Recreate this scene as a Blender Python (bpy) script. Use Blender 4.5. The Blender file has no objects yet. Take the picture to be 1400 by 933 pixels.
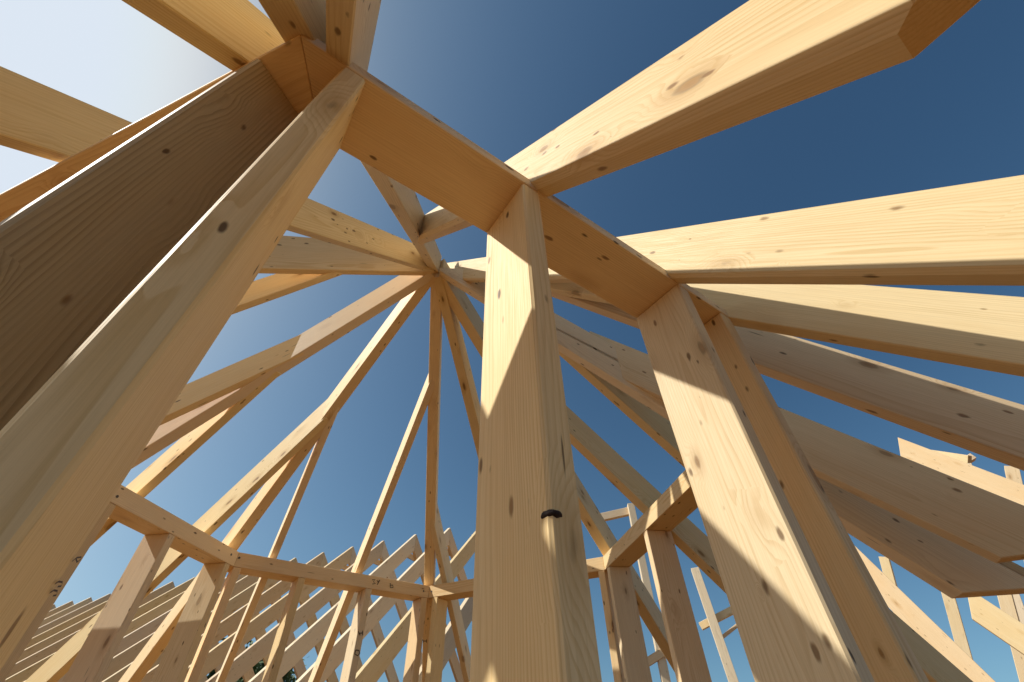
# Timber roof of a six-sided bay seen from below, Blender 4.5, units are metres.
import bpy, bmesh, math, random
from mathutils import Vector, Matrix
random.seed(7)
scene = bpy.context.scene
C = scene.collection

# --- surveyed timbers (metres, ground at z = 0) -------------------------------
# rafter: id, kind, label, upper point of the underside, compass of fall, slope, width, depth, height of the level tail cut
RAFTERS = [
    ('A', 'hip_rafter', 'shaded hip rafter over the near left corner post, from the apex to the top edge', [-0.8379, 2.8648, 5.3701], -84.072, 0.9319, 0.0896, 0.2338, 2.151),
    ('R0', 'jack_rafter', 'rafter tail crossing the top edge just right of the near left corner', [-0.5895, 0.473, 3.1292], -54.853, 1.0698, 0.0658, 0.2338, 2.151),
    ('R1', 'jack_rafter', 'sunlit rafter climbing to the upper right with a cut tail against dark blue sky', [-0.7374, 1.8968, 4.4632], -54.536, 1.0698, 0.0728, 0.2338, 2.151),
    ('R2', 'common_rafter', 'bright sunlit rafter running level to the right edge from the second front post', [-0.7898, 3.1817, 5.6168], -54.612, 1.0698, 0.0728, 0.2338, 2.151),
    ('R3', 'jack_rafter', 'half shaded rafter directly under the bright level one at the right edge', [-0.1582, 2.2925, 4.4432], -38.92, 1.0394, 0.0728, 0.2338, 2.151),
    ('H0', 'hip_rafter', 'shaded grey rafter passing behind the twin right posts to the right edge', [-0.0448, 2.0889, 4.2397], -20.205, 1.0473, 0.07, 0.2338, 2.151),
    ('R5', 'jack_rafter', 'upper of two shaded rafters with cut tails at the lower right', [0.6721, 2.5728, 3.6618], -25.156, 1.1058, 0.0784, 0.266, 2.0391),
    ('R6', 'common_rafter', 'lower of two shaded rafters at the lower right, ending in a pointed cut', [-0.7546, 2.8032, 5.2519], -10.327, 1.147, 0.105, 0.252, 1.989),
    ('R7', 'jack_rafter', 'short jack rafter forking down off the lowest right rafter', [0.3241, 2.6066, 3.9943], 19.826, 0.9548, 0.084, 0.2338, 1.29),
    ('R8', 'jack_rafter', 'jack rafter crossing the right far plate near its middle between the two big posts', [-0.2584, 3.5286, 4.6269], 15.538, 1.0285, 0.119, 0.2338, 1.29),
    ('H1', 'hip_rafter', 'hip rafter from behind the big centre post onto the far right plate corner', [-0.8003, 2.8745, 5.3007], 50.355, 0.7933, 0.126, 0.2338, 1.29),
    ('L7', 'common_rafter', 'rafter sloping steeply from the apex behind the big centre post', [-0.8026, 2.868, 5.2838], 74.859, 0.8124, 0.105, 0.2338, 1.29),
    ('L6', 'hip_rafter', 'hip rafter hanging almost straight down from the apex to the far middle corner', [-0.8144, 2.8673, 5.2884], 95.844, 0.7097, 0.1204, 0.2338, 1.29),
    ('L6L', 'jack_rafter', 'long thin jack rafter branching left off the vertical hip with a sunlit left side', [-0.9128, 3.8287, 4.5975], 120.755, 0.8382, 0.077, 0.2338, 1.29),
    ('L6R', 'jack_rafter', 'short jack rafter branching right off the vertical hip just above the far plate', [-1.0581, 5.2481, 3.59], 78.333, 0.8026, 0.07, 0.2338, 1.29),
    ('L5', 'hip_rafter', 'hip rafter with a bright upper half running down left to the far left plate corner', [-0.8463, 2.8446, 5.2841], 140.422, 0.8276, 0.105, 0.2338, 1.29),
    ('L5L', 'jack_rafter', 'sunlit white jack rafter forking left to the middle of the far left plate', [-1.9672, 3.7712, 4.0727], 159.171, 0.9581, 0.077, 0.2338, 1.29),
    ('L5R', 'jack_rafter', 'thin jack rafter forking right off the far left hip down to the back plate', [-1.8764, 3.6961, 4.1781], 122.861, 0.8418, 0.07, 0.2338, 1.29),
    ('L4', 'common_rafter', 'rafter left of the apex whose lit upper half ends at a fork of three', [-0.8489, 2.8343, 5.2753], 176.255, 0.9883, 0.1092, 0.2338, 1.29),
    ('L4a', 'jack_rafter', 'shaded brown jack rafter, uppermost branch of the left fork, with knots and grain swirls', [-1.9383, 2.9056, 4.1964], -171.102, 0.9543, 0.0728, 0.2338, 1.29),
    ('L4c', 'jack_rafter', 'sunlit lowest branch of the left fork, landing on the far left plate', [-2.1208, 2.9176, 4.0156], 157.503, 0.9505, 0.0728, 0.2338, 1.29),
    ('L2', 'hip_rafter', 'knotty orange rafter running level left from the apex', [-0.8506, 2.8137, 5.2759], -143.598, 0.726, 0.0644, 0.385, 2.151),
    ('L1', 'jack_rafter', 'knotty rafter highest left of the apex, its tail out at the far left edge', [-0.8323, 2.8111, 5.2949], -106.505, 1.0004, 0.0644, 0.2338, 2.151),
    ('L3', 'jack_rafter', 'short orange jack rafter hanging under the level left rafter', [-1.5265, 2.3153, 4.6663], -169.922, 0.9488, 0.0644, 0.2338, 1.29),
    ('T1', 'jack_rafter', 'rafter tail lit from the side at the top left, left of the near corner', [-0.6118, 0.6872, 3.3114], -109.461, 1.03, 0.0644, 0.2338, 2.151),
]
PLATES = [
    [[-0.5844, 0.5069], [0.856, 1.5283], [0.9942, 1.3334], [-0.5478, 0.24]],
    [[1.4001, 2.4569], [0.9266, 4.9954], [1.1388, 5.1609], [1.6349, 2.5007]],
    [[0.9266, 4.9954], [-1.1097, 5.9306], [-1.1435, 6.209], [1.1388, 5.1609]],
    [[-1.1097, 5.9306], [-2.8308, 4.5624], [-3.0572, 4.6876], [-1.1435, 6.209]],
    [[-2.8308, 4.5624], [-3.1809, 1.4376], [-3.4394, 1.2764], [-3.0572, 4.6876]],
    [[-3.1809, 1.4376], [-0.5844, 0.5069], [-0.5478, 0.24], [-3.4394, 1.2764]],
]
POSTS = [
    ('pale post at the near left corner, grey outer face with a pinkish sunless side', [[-0.5868, 0.5052], [-0.5345, 0.5423], [-0.3963, 0.3474], [-0.4486, 0.3103]]),
    ('big upright post in the centre with a sunlit diagonal patch and an edge knot', [[-0.0853, 0.8609], [-0.0276, 0.9018], [0.1106, 0.7069], [0.0529, 0.666]]),
    ('wide post right of centre with a large sunlit band between two shadows', [[0.5565, 1.316], [0.6136, 1.3565], [0.7518, 1.1616], [0.6947, 1.1211]]),
    ('slimmer shaded post tight behind the wide sunlit post at the right', [[0.7932, 1.4838], [0.8525, 1.5259], [0.9907, 1.331], [0.9314, 1.2889]]),
    ('dark shaded post at the far left edge with knots and a bright sunlit edge', [[-0.6566, 0.5328], [-0.596, 0.511], [-0.6766, 0.2861], [-0.7372, 0.3079]]),
    ('stud under the middle of the far left plate', [[-2.9234, 3.7359], [-2.9315, 3.6635], [-3.1689, 3.6901], [-3.1608, 3.7625]]),
    ('stud at the right end of the far left plate beside the corner', [[-2.8365, 4.5113], [-2.8446, 4.4389], [-3.0821, 4.4655], [-3.074, 4.5379]]),
    ('stud at the left end of the far left plate, against the pale corner post', [[-2.9946, 3.1008], [-3.0027, 3.0284], [-3.2401, 3.055], [-3.232, 3.1274]]),
    ('stud at the left end of the back plate beside the far left corner', [[-2.7722, 4.609], [-2.8292, 4.5637], [-2.9778, 4.7507], [-2.9209, 4.796]]),
    ('back wall stud under the left half of the back plate', [[-2.2741, 5.005], [-2.3311, 4.9597], [-2.4798, 5.1467], [-2.4228, 5.192]]),
    ('back wall stud under the right half of the back plate with pencilled marks', [[-1.6819, 5.4757], [-1.7389, 5.4304], [-1.8876, 5.6175], [-1.8306, 5.6628]]),
    ('back wall end stud left of the far middle corner', [[-1.1212, 5.9215], [-1.1782, 5.8762], [-1.3268, 6.0632], [-1.2699, 6.1085]]),
    ('sunlit stud right of the far middle corner', [[-0.9898, 5.8755], [-1.056, 5.9059], [-0.9563, 6.123], [-0.8901, 6.0927]]),
    ('narrow stud at the far right corner next to the centre post', [[0.9215, 4.9978], [0.8579, 5.027], [0.9576, 5.2441], [1.0212, 5.2149]]),
    ('stud at the far end of the right plate behind the centre post', [[0.9505, 4.8674], [0.9371, 4.939], [1.172, 4.9828], [1.1853, 4.9113]]),
    ('thick stud under the middle of the right plate, sun along its edge', [[1.1358, 3.8739], [1.1224, 3.9455], [1.3573, 3.9893], [1.3706, 3.9177]]),
]
CAM = {'r': [0.999648, 0.018464, -0.019039], 'u': [0.026522, -0.695924, 0.717625], 'w': [0.0, 0.717878, 0.696169], 'f': 583.1701826772539}
FRAME = [
    ('rafter', [8.9059, 8.9752, 6.4296], [9.9984, 8.0585, 4.606], 0.402, 0.13999999999999999, 50),
    ('rail', [10.8177, 10.3932, 7.0303], [11.0727, 9.6926, 6.4308], 0.24, 0.13999999999999999, 20),
    ('rail', [10.7771, 10.267, 6.3469], [11.439, 9.8848, 6.6245], 0.14, 0.196, 60),
    ('post', [9.8416, 8.7383, 5.8446], [9.6144, 8.929, 4.9047], 0.151, 0.22399999999999998, 50),
    ('post', [8.0726, 10.2227, 4.4573], [7.5645, 10.649, 2.0671], 0.168, 0.22399999999999998, 50),
    ('post', [8.6474, 9.7403, 3.9192], [8.1719, 10.1394, 2.0203], 0.184, 0.252, 50),
    ('post', [9.3453, 9.1548, 4.0692], [8.7219, 9.6778, 1.9779], 0.191, 0.252, 50),
    ('rafter', [6.1867, 8.5155, 3.9392], [6.7609, 8.0337, 1.9064], 0.344, 0.13999999999999999, 50),
    ('rafter', [7.7098, 8.5168, 3.2144], [8.1666, 8.1335, 2.2607], 0.393, 0.13999999999999999, 50),
    ('post', [10.2817, 8.369, 5.5704], [10.0421, 8.57, 4.8927], 0.202, 0.22399999999999998, 50),
    ('post', [4.703, 12.4564, 4.9581], [4.8588, 12.4057, 1.7638], 0.203, 0.22399999999999998, 72),
    ('rail', [4.5575, 12.7981, 3.7247], [5.57, 12.4691, 4.078], 0.157, 0.16799999999999998, 72),
    ('rail', [4.9566, 12.9628, 3.4522], [5.5599, 12.7667, 3.7744], 0.069, 0.11199999999999999, 72),
    ('rail', [2.9906, 12.9779, 3.0115], [3.567, 12.8762, 3.2606], 0.169, 0.16799999999999998, 80),
    ('rail', [2.5804, 13.152, 6.644], [3.4945, 13.0881, 6.7953], 0.212, 0.16799999999999998, 86),
    ('post', [3.4998, 12.9474, 6.9401], [3.4775, 12.949, 5.4709], 0.192, 0.196, 86),
]
MARKS = [
    (0, [[-0.5236, 0.5269, 1.6722], [-0.5305, 0.5366, 1.6795], [-0.5437, 0.5552, 1.6862], [-0.5478, 0.561, 1.6859], [-0.5419, 0.5526, 1.6796], [-0.5306, 0.5367, 1.6783]], [0.8157, 0.5784, 0.0]),
    (0, [[-0.5171, 0.5176, 1.6461], [-0.5223, 0.5251, 1.6505], [-0.5346, 0.5424, 1.6548], [-0.5402, 0.5503, 1.6526], [-0.5299, 0.5357, 1.6483]], [0.8157, 0.5784, 0.0]),
    (0, [[-0.5185, 0.5197, 1.6377], [-0.525, 0.5288, 1.6427], [-0.5374, 0.5463, 1.6465], [-0.543, 0.5542, 1.6443], [-0.5333, 0.5405, 1.6403]], [0.8157, 0.5784, 0.0]),
    ('M', [[-1.7003, 5.4611, 2.9895], [-1.6713, 5.4842, 2.9976], [-1.6852, 5.4731, 2.9726], [-1.6608, 5.4925, 2.9574], [-1.6907, 5.4688, 2.9481]], [-0.6223, 0.7828, 0.0]),
    ('M', [[-1.6526, 5.499, 2.9958], [-1.6432, 5.5065, 2.9764], [-1.6263, 5.5199, 3.0007]], [-0.6223, 0.7828, 0.0]),
    ('M', [[-1.6263, 5.5199, 3.0007], [-1.6444, 5.5055, 2.9473]], [-0.6223, 0.7828, 0.0]),
    ('M', [[-1.5208, 5.6038, 2.9895], [-1.5135, 5.6096, 2.9416], [-1.4857, 5.6318, 2.9492], [-1.4928, 5.626, 2.9718], [-1.5138, 5.6094, 2.9681]], [-0.6223, 0.7828, 0.0]),
    ('S', [[-1.7356, 5.4331, 2.4839], [-1.7127, 5.4513, 2.4504]], [-0.6223, 0.7828, 0.0]),
    ('S', [[-1.6986, 5.4625, 2.4939], [-1.691, 5.4685, 2.4529]], [-0.6223, 0.7828, 0.0]),
    ('S', [[-1.7246, 5.4418, 2.4671], [-1.6938, 5.4663, 2.474]], [-0.6223, 0.7828, 0.0]),
    ('S', [[-1.7259, 5.4408, 2.3194], [-1.7282, 5.439, 2.287], [-1.7009, 5.4606, 2.2734], [-1.6858, 5.4726, 2.2961], [-1.6989, 5.4622, 2.3197], [-1.7259, 5.4408, 2.3194]], [-0.6223, 0.7828, 0.0]),
    ('E', [[-1.1224, 5.9206, 2.476], [-1.115, 5.9264, 2.4444]], [-0.6223, 0.7828, 0.0]),
    ('E', [[-1.0843, 5.9508, 2.48], [-1.0808, 5.9536, 2.4479]], [-0.6223, 0.7828, 0.0]),
    ('E', [[-1.1194, 5.9229, 2.4607], [-1.0826, 5.9522, 2.4645]], [-0.6223, 0.7828, 0.0]),
]
SCREWS = [
    (4, [-2.9991, 3.0602, 2.9503], [-0.9938, 0.1113]),
    (4, [-2.8421, 4.4616, 2.9787], [-0.9938, 0.1113]),
    (3, [-2.817, 4.5733, 2.9821], [-0.6223, 0.7828]),
    (3, [-1.169, 5.8835, 2.9642], [-0.6223, 0.7828]),
    (2, [-1.075, 5.9147, 2.9656], [0.4173, 0.9088]),
]

PLATE_Z = 2.9            # underside of the wall plates
PLATE_T = 0.053
# --- materials ----------------------------------------------------------------
def nn(t, kind, **kw):
    n = t.nodes.new(kind)
    for k, v in kw.items(): setattr(n, k, v)
    return n

def wood_material(name, pale, dark, ring_amount=0.5, knot_amount=1.0, grey=0.0):
    m = bpy.data.materials.new(name); m.use_nodes = True
    t = m.node_tree; t.nodes.clear(); L = t.links.new
    def math_(op, a, b=None, clamp=False):
        n = nn(t, 'ShaderNodeMath', operation=op); n.use_clamp = clamp
        for i, v in enumerate((a, b)):
            if v is None: continue
            if isinstance(v, (int, float)): n.inputs[i].default_value = v
            else: L(v, n.inputs[i])
        return n.outputs[0]
    def mapr(v, a, b, c, d):
        n = nn(t, 'ShaderNodeMapRange'); n.interpolation_type = 'SMOOTHSTEP'
        L(v, n.inputs[0])
        for i, x in enumerate((a, b, c, d)): n.inputs[i + 1].default_value = x
        return n.outputs[0]
    def vmul(v, xyz, op='MULTIPLY'):
        n = nn(t, 'ShaderNodeVectorMath', operation=op); L(v, n.inputs[0])
        if isinstance(xyz, tuple): n.inputs[1].default_value = xyz
        else: L(xyz, n.inputs[1])
        return n.outputs[0]
    def noise(v, scale, detail=3, rough=0.5):
        n = nn(t, 'ShaderNodeTexNoise'); L(v, n.inputs['Vector'])
        n.inputs['Scale'].default_value = scale; n.inputs['Detail'].default_value = detail
        n.inputs['Roughness'].default_value = rough
        return n
    def mix(f, a, b, blend='MIX'):
        n = nn(t, 'ShaderNodeMix', data_type='RGBA', blend_type=blend)
        for s, v in ((0, f), (6, a), (7, b)):
            if isinstance(v, (int, float)): n.inputs[s].default_value = v
            elif isinstance(v, tuple): n.inputs[s].default_value = (*v, 1)
            else: L(v, n.inputs[s])
        return n.outputs[2]
    co = nn(t, 'ShaderNodeTexCoord'); oi = nn(t, 'ShaderNodeObjectInfo')
    wn = nn(t, 'ShaderNodeTexWhiteNoise', noise_dimensions='1D'); L(math_('ADD', oi.outputs['Random'], math_('MULTIPLY', oi.outputs['Object Index'], 0.1317)), wn.inputs['W'])
    rnd = wn.outputs['Color']
    off = vmul(rnd, (40, 0, 0))
    p = vmul(co.outputs['Object'], off, 'ADD')
    # heart of the tree lies somewhere beside the board
    ph = vmul(vmul(rnd, (0.5, 0.5, 0.5), 'SUBTRACT'), (0, 0.34, 0.24))
    q0 = vmul(p, ph, 'ADD')
    wob = noise(vmul(p, (0.9, 5, 5)), 1.0, 2)
    q1 = vmul(q0, vmul(vmul(wob.outputs['Color'], (0.5, 0.5, 0.5), 'SUBTRACT'), (0, 0.05, 0.05)), 'ADD')
    # knots
    def knots(sc, r0, r1, seed):
        v = nn(t, 'ShaderNodeTexVoronoi'); v.inputs['Scale'].default_value = 1
        kn = noise(vmul(p, (10, 25, 25)), 1.0, 3, 0.6)
        pj = vmul(p, vmul(vmul(kn.outputs['Color'], (0.5, 0.5, 0.5), 'SUBTRACT'), (0.030, 0.012, 0.012)), 'ADD')
        L(vmul(vmul(pj, (seed, seed * .37, 0), 'ADD'), sc), v.inputs['Vector'])
        s = nn(t, 'ShaderNodeSeparateColor'); L(v.outputs['Color'], s.inputs[0])
        rad = mapr(s.outputs[0], 0.25, 1.0, r0, r1)
        d = math_('DIVIDE', v.outputs['Distance'], rad)
        return d, s.outputs[1]
    kd, kr = knots((3.2, 8.5, 8.5), 0.005, 0.16, 0)
    kd2, kr2 = knots((8, 21, 21), 0.01, 0.2, 3.3)
    kbend = mapr(kd, 0.5, 4.0, 1.0, 0.0)
    sx = nn(t, 'ShaderNodeSeparateXYZ'); L(q1, sx.inputs[0])
    rad = math_('SQRT', math_('ADD', math_('POWER', sx.outputs[1], 2), math_('POWER', sx.outputs[2], 2)))
    rad = math_('ADD', rad, math_('MULTIPLY', kbend, 0.034))
    vary = noise(vmul(p, (0.3, 14, 14)), 1.0, 2).outputs['Fac']
    ring = math_('FRACT', math_('ADD', math_('MULTIPLY', rad, 130), math_('MULTIPLY', vary, 3.0)))
    ringv = math_('MULTIPLY', mapr(ring, 0.35, 0.92, 0, 1), mapr(ring, 0.92, 1.0, 1, 0))
    fade = mapr(noise(vmul(p, (0.7, 9, 9)), 1.3, 3).outputs['Fac'], 0.3, 0.7, 0.25, 1.0)
    ringv = math_('MULTIPLY', ringv, fade)
    wide = mapr(math_('SINE', math_('MULTIPLY', rad, 150)), -1, 1, 0, 1)
    fib = noise(vmul(p, (6, 260, 260)), 1.0, 2, 0.6).outputs['Fac']
    blot = noise(vmul(p, (1.6, 6, 6)), 1.0, 4, 0.6).outputs['Fac']
    col = mix(math_('MULTIPLY', ringv, ring_amount), pale, dark)
    col = mix(math_('MULTIPLY', wide, 0.05 * ring_amount), col, dark)
    col = mix(mapr(fib, 0.3, 0.75, 0.0, 0.16), col, tuple(x * 0.55 for x in dark))
    col = mix(mapr(blot, 0.42, 0.72, 0.0, 0.35), col, tuple(x * y for x, y in zip(pale, (0.93, 0.82, 0.68))))
    if grey:
        gm = noise(vmul(p, (1.0, 5, 5)), 0.9, 5, 0.65).outputs['Fac']
        col = mix(mapr(gm, 0.35, 0.62, grey * 0.3, grey), col, (0.40, 0.34, 0.27))
    halo = mapr(kd, 0.8, 3.0, 0.42, 0.0)
    col = mix(halo, col, (0.52, 0.31, 0.13))
    kring = mapr(math_('SINE', math_('MULTIPLY', kd, 15)), -1, 1, 0.75, 1.0)
    kc = mix(kring, mix(kr, (0.08, 0.04, 0.015), (0.30, 0.16, 0.06)), mix(kr, (0.26, 0.14, 0.055), (0.50, 0.30, 0.13)))
    edge = math_('MULTIPLY', math_('MULTIPLY', mapr(kd, 0.6, 0.95, 0, 1), mapr(kd, 0.95, 1.1, 1, 0)), mapr(kr, 0.4, 0.8, 0.0, 0.9))
    kc = mix(edge, kc, (0.06, 0.03, 0.012))
    col = mix(math_('MULTIPLY', mapr(kd, 0.45, 1.2, 0.95, 0.0), knot_amount), col, kc)
    k2 = math_('MULTIPLY', mapr(kd2, 0.5, 1.1, 0.9, 0.0), knot_amount)
    col = mix(k2, col, mix(kr2, (0.08, 0.04, 0.015), (0.34, 0.19, 0.08)))
    # short resin pockets and drying cracks
    vv = nn(t, 'ShaderNodeTexVoronoi'); vv.inputs['Scale'].default_value = 1
    L(vmul(vmul(q1, (9.1, 2.2, 5.5), 'ADD'), (1.3, 24, 24)), vv.inputs['Vector'])
    vs = nn(t, 'ShaderNodeSeparateColor'); L(vv.outputs['Color'], vs.inputs[0])
    slit = math_('MULTIPLY', mapr(vv.outputs['Distance'], 0.035, 0.07, 1, 0), mapr(vs.outputs[0], 0.66, 0.7, 0, 1))
    col = mix(math_('MULTIPLY', slit, 0.8), col, (0.12, 0.06, 0.025))
    # each timber has its own tone
    sc = nn(t, 'ShaderNodeSeparateColor'); L(rnd, sc.inputs[0])
    hsv = nn(t, 'ShaderNodeHueSaturation'); L(col, hsv.inputs['Color'])
    L(mapr(sc.outputs[0], 0, 1, 0.498, 0.508), hsv.inputs['Hue'])
    L(mapr(sc.outputs[1], 0, 1, 0.84, 1.10), hsv.inputs['Saturation'])
    L(mapr(sc.outputs[2], 0, 1, 0.88, 1.06), hsv.inputs['Value'])
    b = nn(t, 'ShaderNodeBsdfPrincipled'); L(hsv.outputs[0], b.inputs['Base Color'])
    b.inputs['Specular IOR Level'].default_value = 0.25
    L(mapr(fib, 0.2, 0.8, 0.5, 0.72), b.inputs['Roughness'])
    bump = nn(t, 'ShaderNodeBump'); bump.inputs['Strength'].default_value = 0.35; bump.inputs['Distance'].default_value = 0.0012
    hgt = math_('ADD', math_('MULTIPLY', fib, 1.0), math_('MULTIPLY', ringv, 0.5))
    hgt = math_('SUBTRACT', hgt, math_('MULTIPLY', math_('ADD', slit, k2), 1.5))
    L(hgt, bump.inputs['Height']); L(bump.outputs[0], b.inputs['Normal'])
    o = nn(t, 'ShaderNodeOutputMaterial'); L(b.outputs[0], o.inputs[0])
    return m

PALE, DARK = (0.88, 0.67, 0.39), (0.62, 0.385, 0.15)
WOOD = wood_material('spruce', PALE, DARK)
WOOD_OLD = wood_material('weathered_spruce', (0.66, 0.50, 0.28), (0.38, 0.26, 0.12), 0.9, 1.0, 0.3)
WOOD_FAR = wood_material('roof_timber', (0.80, 0.61, 0.375), (0.54, 0.34, 0.15), 0.4, 0.5)

def flat_material(name, col, rough=0.8, noise_scale=None, col2=None):
    m = bpy.data.materials.new(name); m.use_nodes = True
    t = m.node_tree; b = t.nodes['Principled BSDF']; b.inputs['Roughness'].default_value = rough
    b.inputs['Base Color'].default_value = (*col, 1)
    if noise_scale:
        n = nn(t, 'ShaderNodeTexNoise'); n.inputs['Scale'].default_value = noise_scale; n.inputs['Detail'].default_value = 8
        co = nn(t, 'ShaderNodeTexCoord'); t.links.new(co.outputs['Object'], n.inputs['Vector'])
        r = nn(t, 'ShaderNodeValToRGB'); r.color_ramp.elements[0].color = (*col, 1); r.color_ramp.elements[1].color = (*(col2 or col), 1)
        r.color_ramp.elements[0].position = .35; r.color_ramp.elements[1].position = .65
        t.links.new(n.outputs['Fac'], r.inputs[0]); t.links.new(r.outputs[0], b.inputs['Base Color'])
    return m
GRAPHITE = flat_material('pencil', (0.07, 0.045, 0.03), 0.7)
STEEL = flat_material('screw_steel', (0.10, 0.08, 0.06), 0.5)
GROUND = flat_material('dry_ground', (0.18, 0.075, 0.012), 0.95, 0.6, (0.135, 0.058, 0.012))
LEAF = flat_material('leaf', (0.035, 0.07, 0.018), 0.7, 1.5, (0.07, 0.12, 0.03))
BARK = flat_material('bark', (0.09, 0.065, 0.045), 0.9, 6, (0.05, 0.04, 0.03))

# --- helpers ------------------------------------------------------------------
def link(name, bm, mat, parent=None, mw=None):
    me = bpy.data.meshes.new(name); bm.normal_update(); bm.to_mesh(me); bm.free()
    me.materials.append(mat)
    o = bpy.data.objects.new(name, me); C.objects.link(o)
    if parent is not None: o.parent = parent
    if mw is not None: o.matrix_basis = mw
    return o

def tag(o, label, cat, group=None):
    o['label'] = label; o['category'] = cat
    if group: o['group'] = group
    return o

def prism(profile, half, bevel=0.004, wane=None):
    """profile: list of (x, z); extruded along y from -half to half; wane = (vertex index pair, size) on the +y side"""
    bm = bmesh.new()
    a = [bm.verts.new((x, -half, z)) for x, z in profile]
    b = [bm.verts.new((x, half, z)) for x, z in profile]
    n = len(profile)
    bm.faces.new(a); bm.faces.new(b[::-1])
    for i in range(n):
        bm.faces.new((a[i], b[i], b[(i + 1) % n], a[(i + 1) % n]))
    bmesh.ops.recalc_face_normals(bm, faces=bm.faces)
    if wane:
        (i, j, side), size = wane
        row = b if side > 0 else a
        e = bm.edges.get((row[i], row[j]))
        bmesh.ops.bevel(bm, geom=[e], offset=size, offset_type='OFFSET', segments=1, profile=0.5, affect='EDGES')
    if bevel:
        es = [e for e in bm.edges if e.calc_length() > 0.04 and len(e.link_faces) == 2 and e.calc_face_angle(0) > 0.9]
        bmesh.ops.bevel(bm, geom=es, offset=bevel, offset_type='OFFSET', segments=1, profile=0.5, affect='EDGES')
    return bm

def frame_matrix(origin, xax, up=Vector((0, 0, 1))):
    x = Vector(xax).normalized(); y = Vector(up).cross(x).normalized(); z = x.cross(y)
    m = Matrix((x, y, z)).transposed().to_4x4(); m.translation = Vector(origin)
    return m

def beam_mesh(length, w, h, bevel=0.004):
    return prism([(0, -h / 2), (length, -h / 2), (length, h / 2), (0, h / 2)], w / 2, bevel)

# --- the bay: rafters ---------------------------------------------------------
for i, (rid, kind, label, P, az, tan, b, d, zt) in enumerate(RAFTERS):
    th = math.atan(tan); dv = d / math.cos(th); a = math.radians(az)
    z0 = P[2]; s1 = (z0 - zt) / tan; s2 = s1 + {'R6': 0.38, 'R5': 0.30}.get(rid, 0.25)
    # side view in the vertical plane: horizontal run s, height z
    prof = [(0, 0), (s1, zt - z0), (s2, zt - z0), (s2, -s2 * tan + dv), (0, dv)]
    if rid == 'R6': prof[-1] = (0.42, -0.42 * tan + dv); prof.append((0, 0.05))      # long splay cut under its neighbour
    c, s = math.cos(th), math.sin(th)
    loc = [(x * c - z * s, x * s + z * c) for x, z in prof]         # local x runs down the slope
    wane = {'R1': ((0, 1, -1), 0.022), 'R2': ((0, 1, -1), 0.014)}.get(rid)
    bm = prism(loc, b / 2, 0.004, wane)
    xax = Vector((math.cos(a) * c, math.sin(a) * c, -s))
    m = frame_matrix((P[0], P[1], P[2] + 0.0015 * (i % 5)), xax)
    o = link(kind, bm, WOOD, None, m)
    tag(o, label, 'rafter', 'rafters of the six-sided roof')

# --- wall plates --------------------------------------------------------------
PLATE_LABELS = ['long dark underside beam across the picture on top of the big front posts',
                'short beam on the right, striped by sun and shade, seen between the two big posts',
                'far beam with a sunlit corner patch just left of the centre post',
                'back beam with pencil marks between the far left corner and the far middle corner',
                'beam on the far left above the left studs with a screw at its left end',
                'beam at the upper left edge, mostly hidden behind the dark post, sunlit rim']
plates = []
for k, q in enumerate(PLATES):
    q = [Vector((x, y)) for x, y in q]
    mid = sum(q, Vector((0, 0))) / 4
    d = (q[1] - q[0]).normalized(); n = Vector((-d.y, d.x))
    # each plate stops 2 mm short of the mitre
    bm = bmesh.new()
    loc = [((v - mid).dot(d), (v - mid).dot(n)) for v in q]
    loc = [(x - math.copysign(0.0008, x), y) for x, y in loc]
    T = PLATE_T if k in (0, 5) else 0.133
    lo = [bm.verts.new((x, y, 0)) for x, y in loc]; hi = [bm.verts.new((x, y, T)) for x, y in loc]
    bm.faces.new(lo); bm.faces.new(hi[::-1])
    for i in range(4): bm.faces.new((lo[i], hi[i], hi[(i + 1) % 4], lo[(i + 1) % 4]))
    bmesh.ops.recalc_face_normals(bm, faces=bm.faces)
    bmesh.ops.bevel(bm, geom=list(bm.edges), offset=0.003, offset_type='OFFSET', segments=1, profile=0.5, affect='EDGES')
    m = frame_matrix((mid.x, mid.y, PLATE_Z), (d.x, d.y, 0))
    o = link('top_plate', bm, WOOD, None, m)
    tag(o, PLATE_LABELS[k], 'wall plate', 'plates round the six-sided bay')
    plates.append(o)

# --- posts and studs ----------------------------------------------------------
posts = []
for i, (label, q) in enumerate(POSTS):
    q = [Vector((x, y)) for x, y in q]
    mid = sum(q, Vector((0, 0))) / 4
    t = q[1] - q[0]; n = q[2] - q[1]
    big = i < 5
    bm = prism([(0, -t.length / 2), (PLATE_Z - 0.002, -t.length / 2), (PLATE_Z - 0.002, t.length / 2), (0, t.length / 2)],
               n.length / 2 - 0.002, 0.006 if big else 0.004)
    x = Vector((0, 0, 1)); z = Vector((t.x, t.y, 0)).normalized(); y = z.cross(x)
    m = Matrix((x, y, z)).transposed().to_4x4(); m.translation = (mid.x, mid.y, 0)
    o = link('post' if big else 'wall_stud', bm, WOOD_OLD if i in (4,) else WOOD, None, m)
    tag(o, label, 'post' if big else 'stud', 'posts on the near side of the bay' if big else 'studs of the far walls')
    posts.append(o)
    o.pass_index = {4: 3, 1: 2}.get(i, 0)

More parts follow.
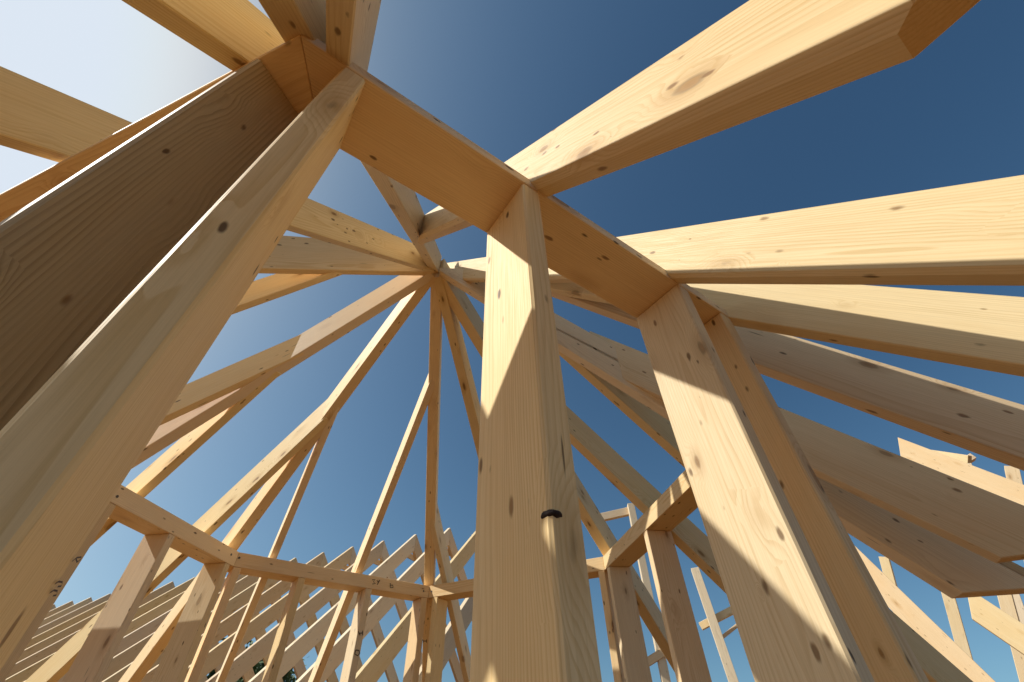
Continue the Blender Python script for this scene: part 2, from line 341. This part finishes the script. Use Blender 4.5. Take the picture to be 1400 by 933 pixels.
# --- pencil marks and screws (parts of the timber they are on) -----------------
def ribbon(host, pts, n, width=0.006):
    n = Vector(n)
    pts = [Vector(p) for p in pts]
    side = -1 if (Vector((0, 0, 1.5)) - pts[0]).dot(n) < 0 else 1
    bm = bmesh.new(); rows = []
    for j, p in enumerate(pts):
        d = (pts[min(j + 1, len(pts) - 1)] - pts[max(j - 1, 0)]).normalized()
        w = d.cross(n).normalized() * width / 2
        o = n * side * 0.0025
        rows.append((bm.verts.new(p + w + o), bm.verts.new(p - w + o)))
    for a, b in zip(rows, rows[1:]): bm.faces.new((a[0], a[1], b[1], b[0]))
    o = link('pencil_mark', bm, GRAPHITE, host)
    o.matrix_parent_inverse = host.matrix_basis.inverted()
    return o
HOST = {0: posts[0], 'M': plates[3], 'S': posts[10], 'E': posts[11]}
for host, pts, n in MARKS: ribbon(HOST[host], pts, n, 0.002 if host == 0 else 0.009)
for k, P, n in SCREWS:
    bm = bmesh.new()
    bmesh.ops.create_cone(bm, cap_ends=True, segments=14, radius1=0.011, radius2=0.008, depth=0.006)
    n3 = Vector((n[0], n[1], 0)); rot = n3.to_track_quat('Z', 'Y').to_matrix().to_4x4(); rot.translation = Vector(P)
    bm.transform(rot)
    o = link('screw_head', bm, STEEL, plates[k]); o.matrix_parent_inverse = plates[k].matrix_basis.inverted()

# dark knot hole on the outer left edge of the centre post
q = [Vector((x, y)) for x, y in POSTS[1][1]]
ek = q[3]; tdir = (q[1] - q[0]).normalized(); ndir = (q[3] - q[0]).normalized()
bm = bmesh.new(); bmesh.ops.create_icosphere(bm, subdivisions=3, radius=1.0)
for v in bm.verts:
    r_ = 1 + 0.07 * math.sin(7 * v.co.x + 3 * v.co.z) * math.cos(5 * v.co.y)
    a_, b_, c_ = v.co.x * 0.0165 * r_, v.co.y * 0.0185 * r_, v.co.z * 0.0085 * r_
    v.co = Vector((ek.x, ek.y, 1.772)) + Vector((*(tdir * (a_ + 0.0125) + ndir * (b_ - 0.0142)), c_))
kn = link('knot', bm, flat_material('dark_knot', (0.03, 0.012, 0.006), 0.8, 60, (0.012, 0.005, 0.003)), posts[1])
kn.matrix_parent_inverse = posts[1].matrix_basis.inverted()

# --- the long roof behind: one truss copied along the ridge -------------------
H = Vector((-0.92481185, 0.38042483, 0)); M_ = Vector((0.38042483, 0.92481185, 0))
RZ = 3.485 * 1.4 + 1.5
def make_truss():
    t = bpy.data.objects.new('roof_truss', None); C.objects.link(t)
    th = math.radians(42); d, b, run = 0.36, 0.085, 6.2
    for side in (1, -1):
        prof = [(0, 0), (run, 0), (run, -d), (d * math.tan(th), -d)]
        dirv = M_ * (-side) * math.cos(th) + Vector((0, 0, -math.sin(th)))
        x = dirv.normalized(); y = Vector((0, 0, 1)).cross(x).normalized(); z = x.cross(y)
        m = Matrix((x, y, z)).transposed().to_4x4()
        if side == 1: m.translation = M_ * -0.002
        else: m.translation = M_ * 0.002
        prof2 = [(0, 0), (run, 0), (run, -d), (-d * math.tan(th) + d * 2 * math.tan(th), -d)]
        link('rafter', prism(prof2, b / 2, 0.004), WOOD_FAR, t, m)
    z = -0.62; half = 0.62 / math.tan(th) - 0.10
    x = M_.copy(); y = Vector((0, 0, 1)).cross(x); m = Matrix((x, y, Vector((0, 0, 1)))).transposed().to_4x4()
    m.translation = Vector((0, 0, z)) - M_ * half + H * 0.067
    link('collar_tie', beam_mesh(half * 2, 0.045, 0.14), WOOD_FAR, t, m)
    tag(t, 'pale timber truss in the long row of roof trusses behind the far walls', 'roof truss', 'roof trusses of the long roof behind')
    return t
proto = make_truss()
parts = list(proto.children)
for i in range(-2, 19):
    base = (H * (4.849 + 0.84 * i) + M_ * 8.0) * 1.4
    if i == -2: t = proto
    else:
        t = proto.copy(); C.objects.link(t)
        for ch in parts:
            cc = ch.copy(); C.objects.link(cc); cc.parent = t
    t.location = (base.x, base.y, RZ)
# ground-level walls that carry the far roof
for sgn in (-1, 1):
    off = M_ * (8.0 * 1.4 + sgn * 4.3)
    zt = RZ - 4.3 * math.tan(math.radians(42)) - 0.36 / math.cos(math.radians(42)) - 0.01
    a = H * (4.849 - 0.84 * 2.5) * 1.4 + off; e = H * (4.849 + 0.84 * 18.5) * 1.4 + off
    L_ = (e - a).length
    t = bpy.data.objects.new('wall_frame', None); C.objects.link(t)
    t.location = (a.x, a.y, 0)
    m = frame_matrix((0, 0, zt - 0.06), H); link('top_plate', beam_mesh(L_, 0.16, 0.10), WOOD_FAR, t, m)
    for j in range(0, 21, 2):
        st = link('stud', beam_mesh(zt - 0.11, 0.1, 0.14), WOOD_FAR, t,
                  Matrix(((0, H.x, -M_.x, 0), (0, H.y, -M_.y, 0), (1, 0, 0, 0), (0, 0, 0, 1))))
        st.matrix_basis.translation = H * (L_ * (j + 0.3) / 21)
    tag(t, 'low timber wall carrying the eaves on the %s side of the long truss roof' % ('near' if sgn < 0 else 'far'), 'wall frame')

# --- the timber frame to the right --------------------------------------------
ft = bpy.data.objects.new('timber_frame', None); C.objects.link(ft)
for nm, A, B, hgt, thk, az in FRAME:
    A, B = Vector(A), Vector(B)
    if nm == 'post' and B.z < A.z: B = A + (B - A) * ((A.z - 0.02) / (A.z - B.z))      # down to the ground
    if nm == 'rafter': B = A + (B - A) * 1.5
    n = Vector((math.cos(math.radians(az)), math.sin(math.radians(az)), 0))
    x = (B - A).normalized(); y = n; z = x.cross(y).normalized()
    m = Matrix((x, y, z)).transposed().to_4x4(); m.translation = A
    k = hgt * 0.22 * (-x.z / max(0.2, math.hypot(x.x, x.y))) if nm == 'rafter' else 0
    sg = 1 if z.z > 0 else -1
    link(nm, prism([(k * sg, -hgt / 2), ((B - A).length, -hgt / 2), ((B - A).length, hgt / 2), (-k * sg, hgt / 2)], thk / 2, 0.005), WOOD_FAR, ft, m)
tag(ft, 'sunlit open timber frame of posts and sloping rafters beyond the right side', 'timber frame')

# --- trees beyond the long roof -----------------------------------------------
def make_tree(x, y, h, r, seed, label):
    rnd = random.Random(seed)
    t = bpy.data.objects.new('tree', None); C.objects.link(t); t.location = (x, y, 0)
    bm = bmesh.new()
    def limb(a, b, r0, r1):
        d = (b - a); q = d.to_track_quat('Z', 'Y').to_matrix().to_4x4(); q.translation = (a + b) / 2
        bmesh.ops.create_cone(bm, cap_ends=True, segments=8, radius1=r0, radius2=r1, depth=d.length, matrix=q)
    top = Vector((0, 0, h * 0.8)); limb(Vector((0, 0, 0)), Vector((0.1, 0, h * 0.45)), 0.3, 0.2); limb(Vector((0.1, 0, h * 0.44)), top, 0.2, 0.05)
    cl = []
    for i in range(26):
        a = rnd.uniform(0, 6.28); zz = rnd.uniform(0.35, 0.97) * h
        rr = r * math.sqrt(max(0.05, 1 - ((zz / h - 0.62) / 0.42) ** 2)) * rnd.uniform(0.35, 1)
        c = Vector((math.cos(a) * rr, math.sin(a) * rr, zz)); cl.append(c)
        limb(Vector((0.05, 0, zz * 0.8)), c, 0.06, 0.02)
    link('trunk', bm, BARK, t)
    bm = bmesh.new()
    for c in cl:
        s = rnd.uniform(0.5, 1.1) * r * 0.36
        for k in range(170):
            p = c + Vector((*(max(-1.6 * s, min(1.6 * s, rnd.gauss(0, s))) for _ in (0, 1)), max(-s, min(s, rnd.gauss(0, s * 0.7)))))
            u = Vector((rnd.gauss(0, 1), rnd.gauss(0, 1), rnd.gauss(0, 1))).normalized(); v = u.orthogonal().normalized()
            l = rnd.uniform(0.10, 0.2)
            bm.faces.new([bm.verts.new(p + u * l), bm.verts.new(p + v * l * .45), bm.verts.new(p - u * l), bm.verts.new(p - v * l * .45)])
    link('crown', bm, LEAF, t)
    tag(t, label, 'tree')
make_tree(-16.5, 24, 5.9, 2.4, 1, 'leafy tree glimpsed through the trusses, left of the other')
make_tree(-13.0, 25, 5.2, 2.2, 2, 'leafy tree glimpsed low between the trusses, right of the other')

# --- ground -------------------------------------------------------------------
bm = bmesh.new(); bmesh.ops.create_grid(bm, x_segments=2, y_segments=2, size=3000)
g = link('ground', bm, GROUND); g['kind'] = 'structure'

# --- light --------------------------------------------------------------------
SUN_AZ, SUN_EL = math.radians(189), math.radians(42)
sd = Vector((math.cos(SUN_AZ) * math.cos(SUN_EL), math.sin(SUN_AZ) * math.cos(SUN_EL), math.sin(SUN_EL)))
sun = bpy.data.lights.new('sun', 'SUN'); sun.energy = 5.0; sun.angle = math.radians(0.53); sun.color = (1.0, 0.975, 0.93)
so = bpy.data.objects.new('sun', sun); C.objects.link(so); so.rotation_euler = sd.to_track_quat('Z', 'Y').to_euler()
w = bpy.data.worlds.new('World'); scene.world = w; w.use_nodes = True
t = w.node_tree; bg = t.nodes['Background']
sky = t.nodes.new('ShaderNodeTexSky'); sky.sky_type = 'NISHITA'; sky.sun_disc = False
sky.sun_elevation = SUN_EL; sky.sun_rotation = math.pi / 2 - SUN_AZ
sky.air_density = 1.0; sky.dust_density = 3.0; sky.ozone_density = 1.0; sky.altitude = 300
tc = t.nodes.new('ShaderNodeTexCoord'); va = t.nodes.new('ShaderNodeVectorMath'); va.operation = 'ADD'; va.inputs[1].default_value = (0, 0, 0.16)
vn = t.nodes.new('ShaderNodeVectorMath'); vn.operation = 'NORMALIZE'
t.links.new(tc.outputs['Generated'], va.inputs[0]); t.links.new(va.outputs[0], vn.inputs[0]); t.links.new(vn.outputs[0], sky.inputs[0])
# a slightly deeper, more contrasty sky: each channel k * (0.1 * sky) ** g
sep = t.nodes.new('ShaderNodeSeparateColor'); comb = t.nodes.new('ShaderNodeCombineColor')
t.links.new(sky.outputs[0], sep.inputs[0])
for i, (k, g_, top) in enumerate(((2.93, 1.70, 0.72), (2.50, 1.54, 0.80), (1.80, 1.43, 0.90))):
    m1 = t.nodes.new('ShaderNodeMath'); m1.operation = 'MULTIPLY'; m1.inputs[1].default_value = 0.1
    m2 = t.nodes.new('ShaderNodeMath'); m2.operation = 'POWER'; m2.inputs[1].default_value = g_
    m3 = t.nodes.new('ShaderNodeMath'); m3.operation = 'MULTIPLY'; m3.inputs[1].default_value = 10 * k
    m4 = t.nodes.new('ShaderNodeMath'); m4.operation = 'SMOOTH_MIN'; m4.inputs[1].default_value = 10 * top; m4.inputs[2].default_value = 5.0
    t.links.new(sep.outputs[i], m1.inputs[0]); t.links.new(m1.outputs[0], m2.inputs[0]); t.links.new(m2.outputs[0], m3.inputs[0])
    t.links.new(m3.outputs[0], m4.inputs[0]); t.links.new(m4.outputs[0], comb.inputs[i])
t.links.new(comb.outputs[0], bg.inputs[0]); bg.inputs[1].default_value = 0.10

# --- camera -------------------------------------------------------------------
cam = bpy.data.cameras.new('camera'); co = bpy.data.objects.new('camera', cam); C.objects.link(co)
cam.sensor_fit = 'HORIZONTAL'; cam.sensor_width = 36; cam.lens = CAM['f'] / 1400 * 36
cam.clip_start = 0.02; cam.clip_end = 10000
r, u, f = Vector(CAM['r']), Vector(CAM['u']), Vector(CAM['w'])
m = Matrix((r, u, -f)).transposed().to_4x4(); m.translation = (0, 0, 1.5); co.matrix_world = m
scene.camera = co
scene.view_settings.view_transform = 'Standard'; scene.view_settings.look = 'None'; scene.view_settings.exposure = 0
scene.cycles.max_bounces = 8; scene.cycles.diffuse_bounces = 6
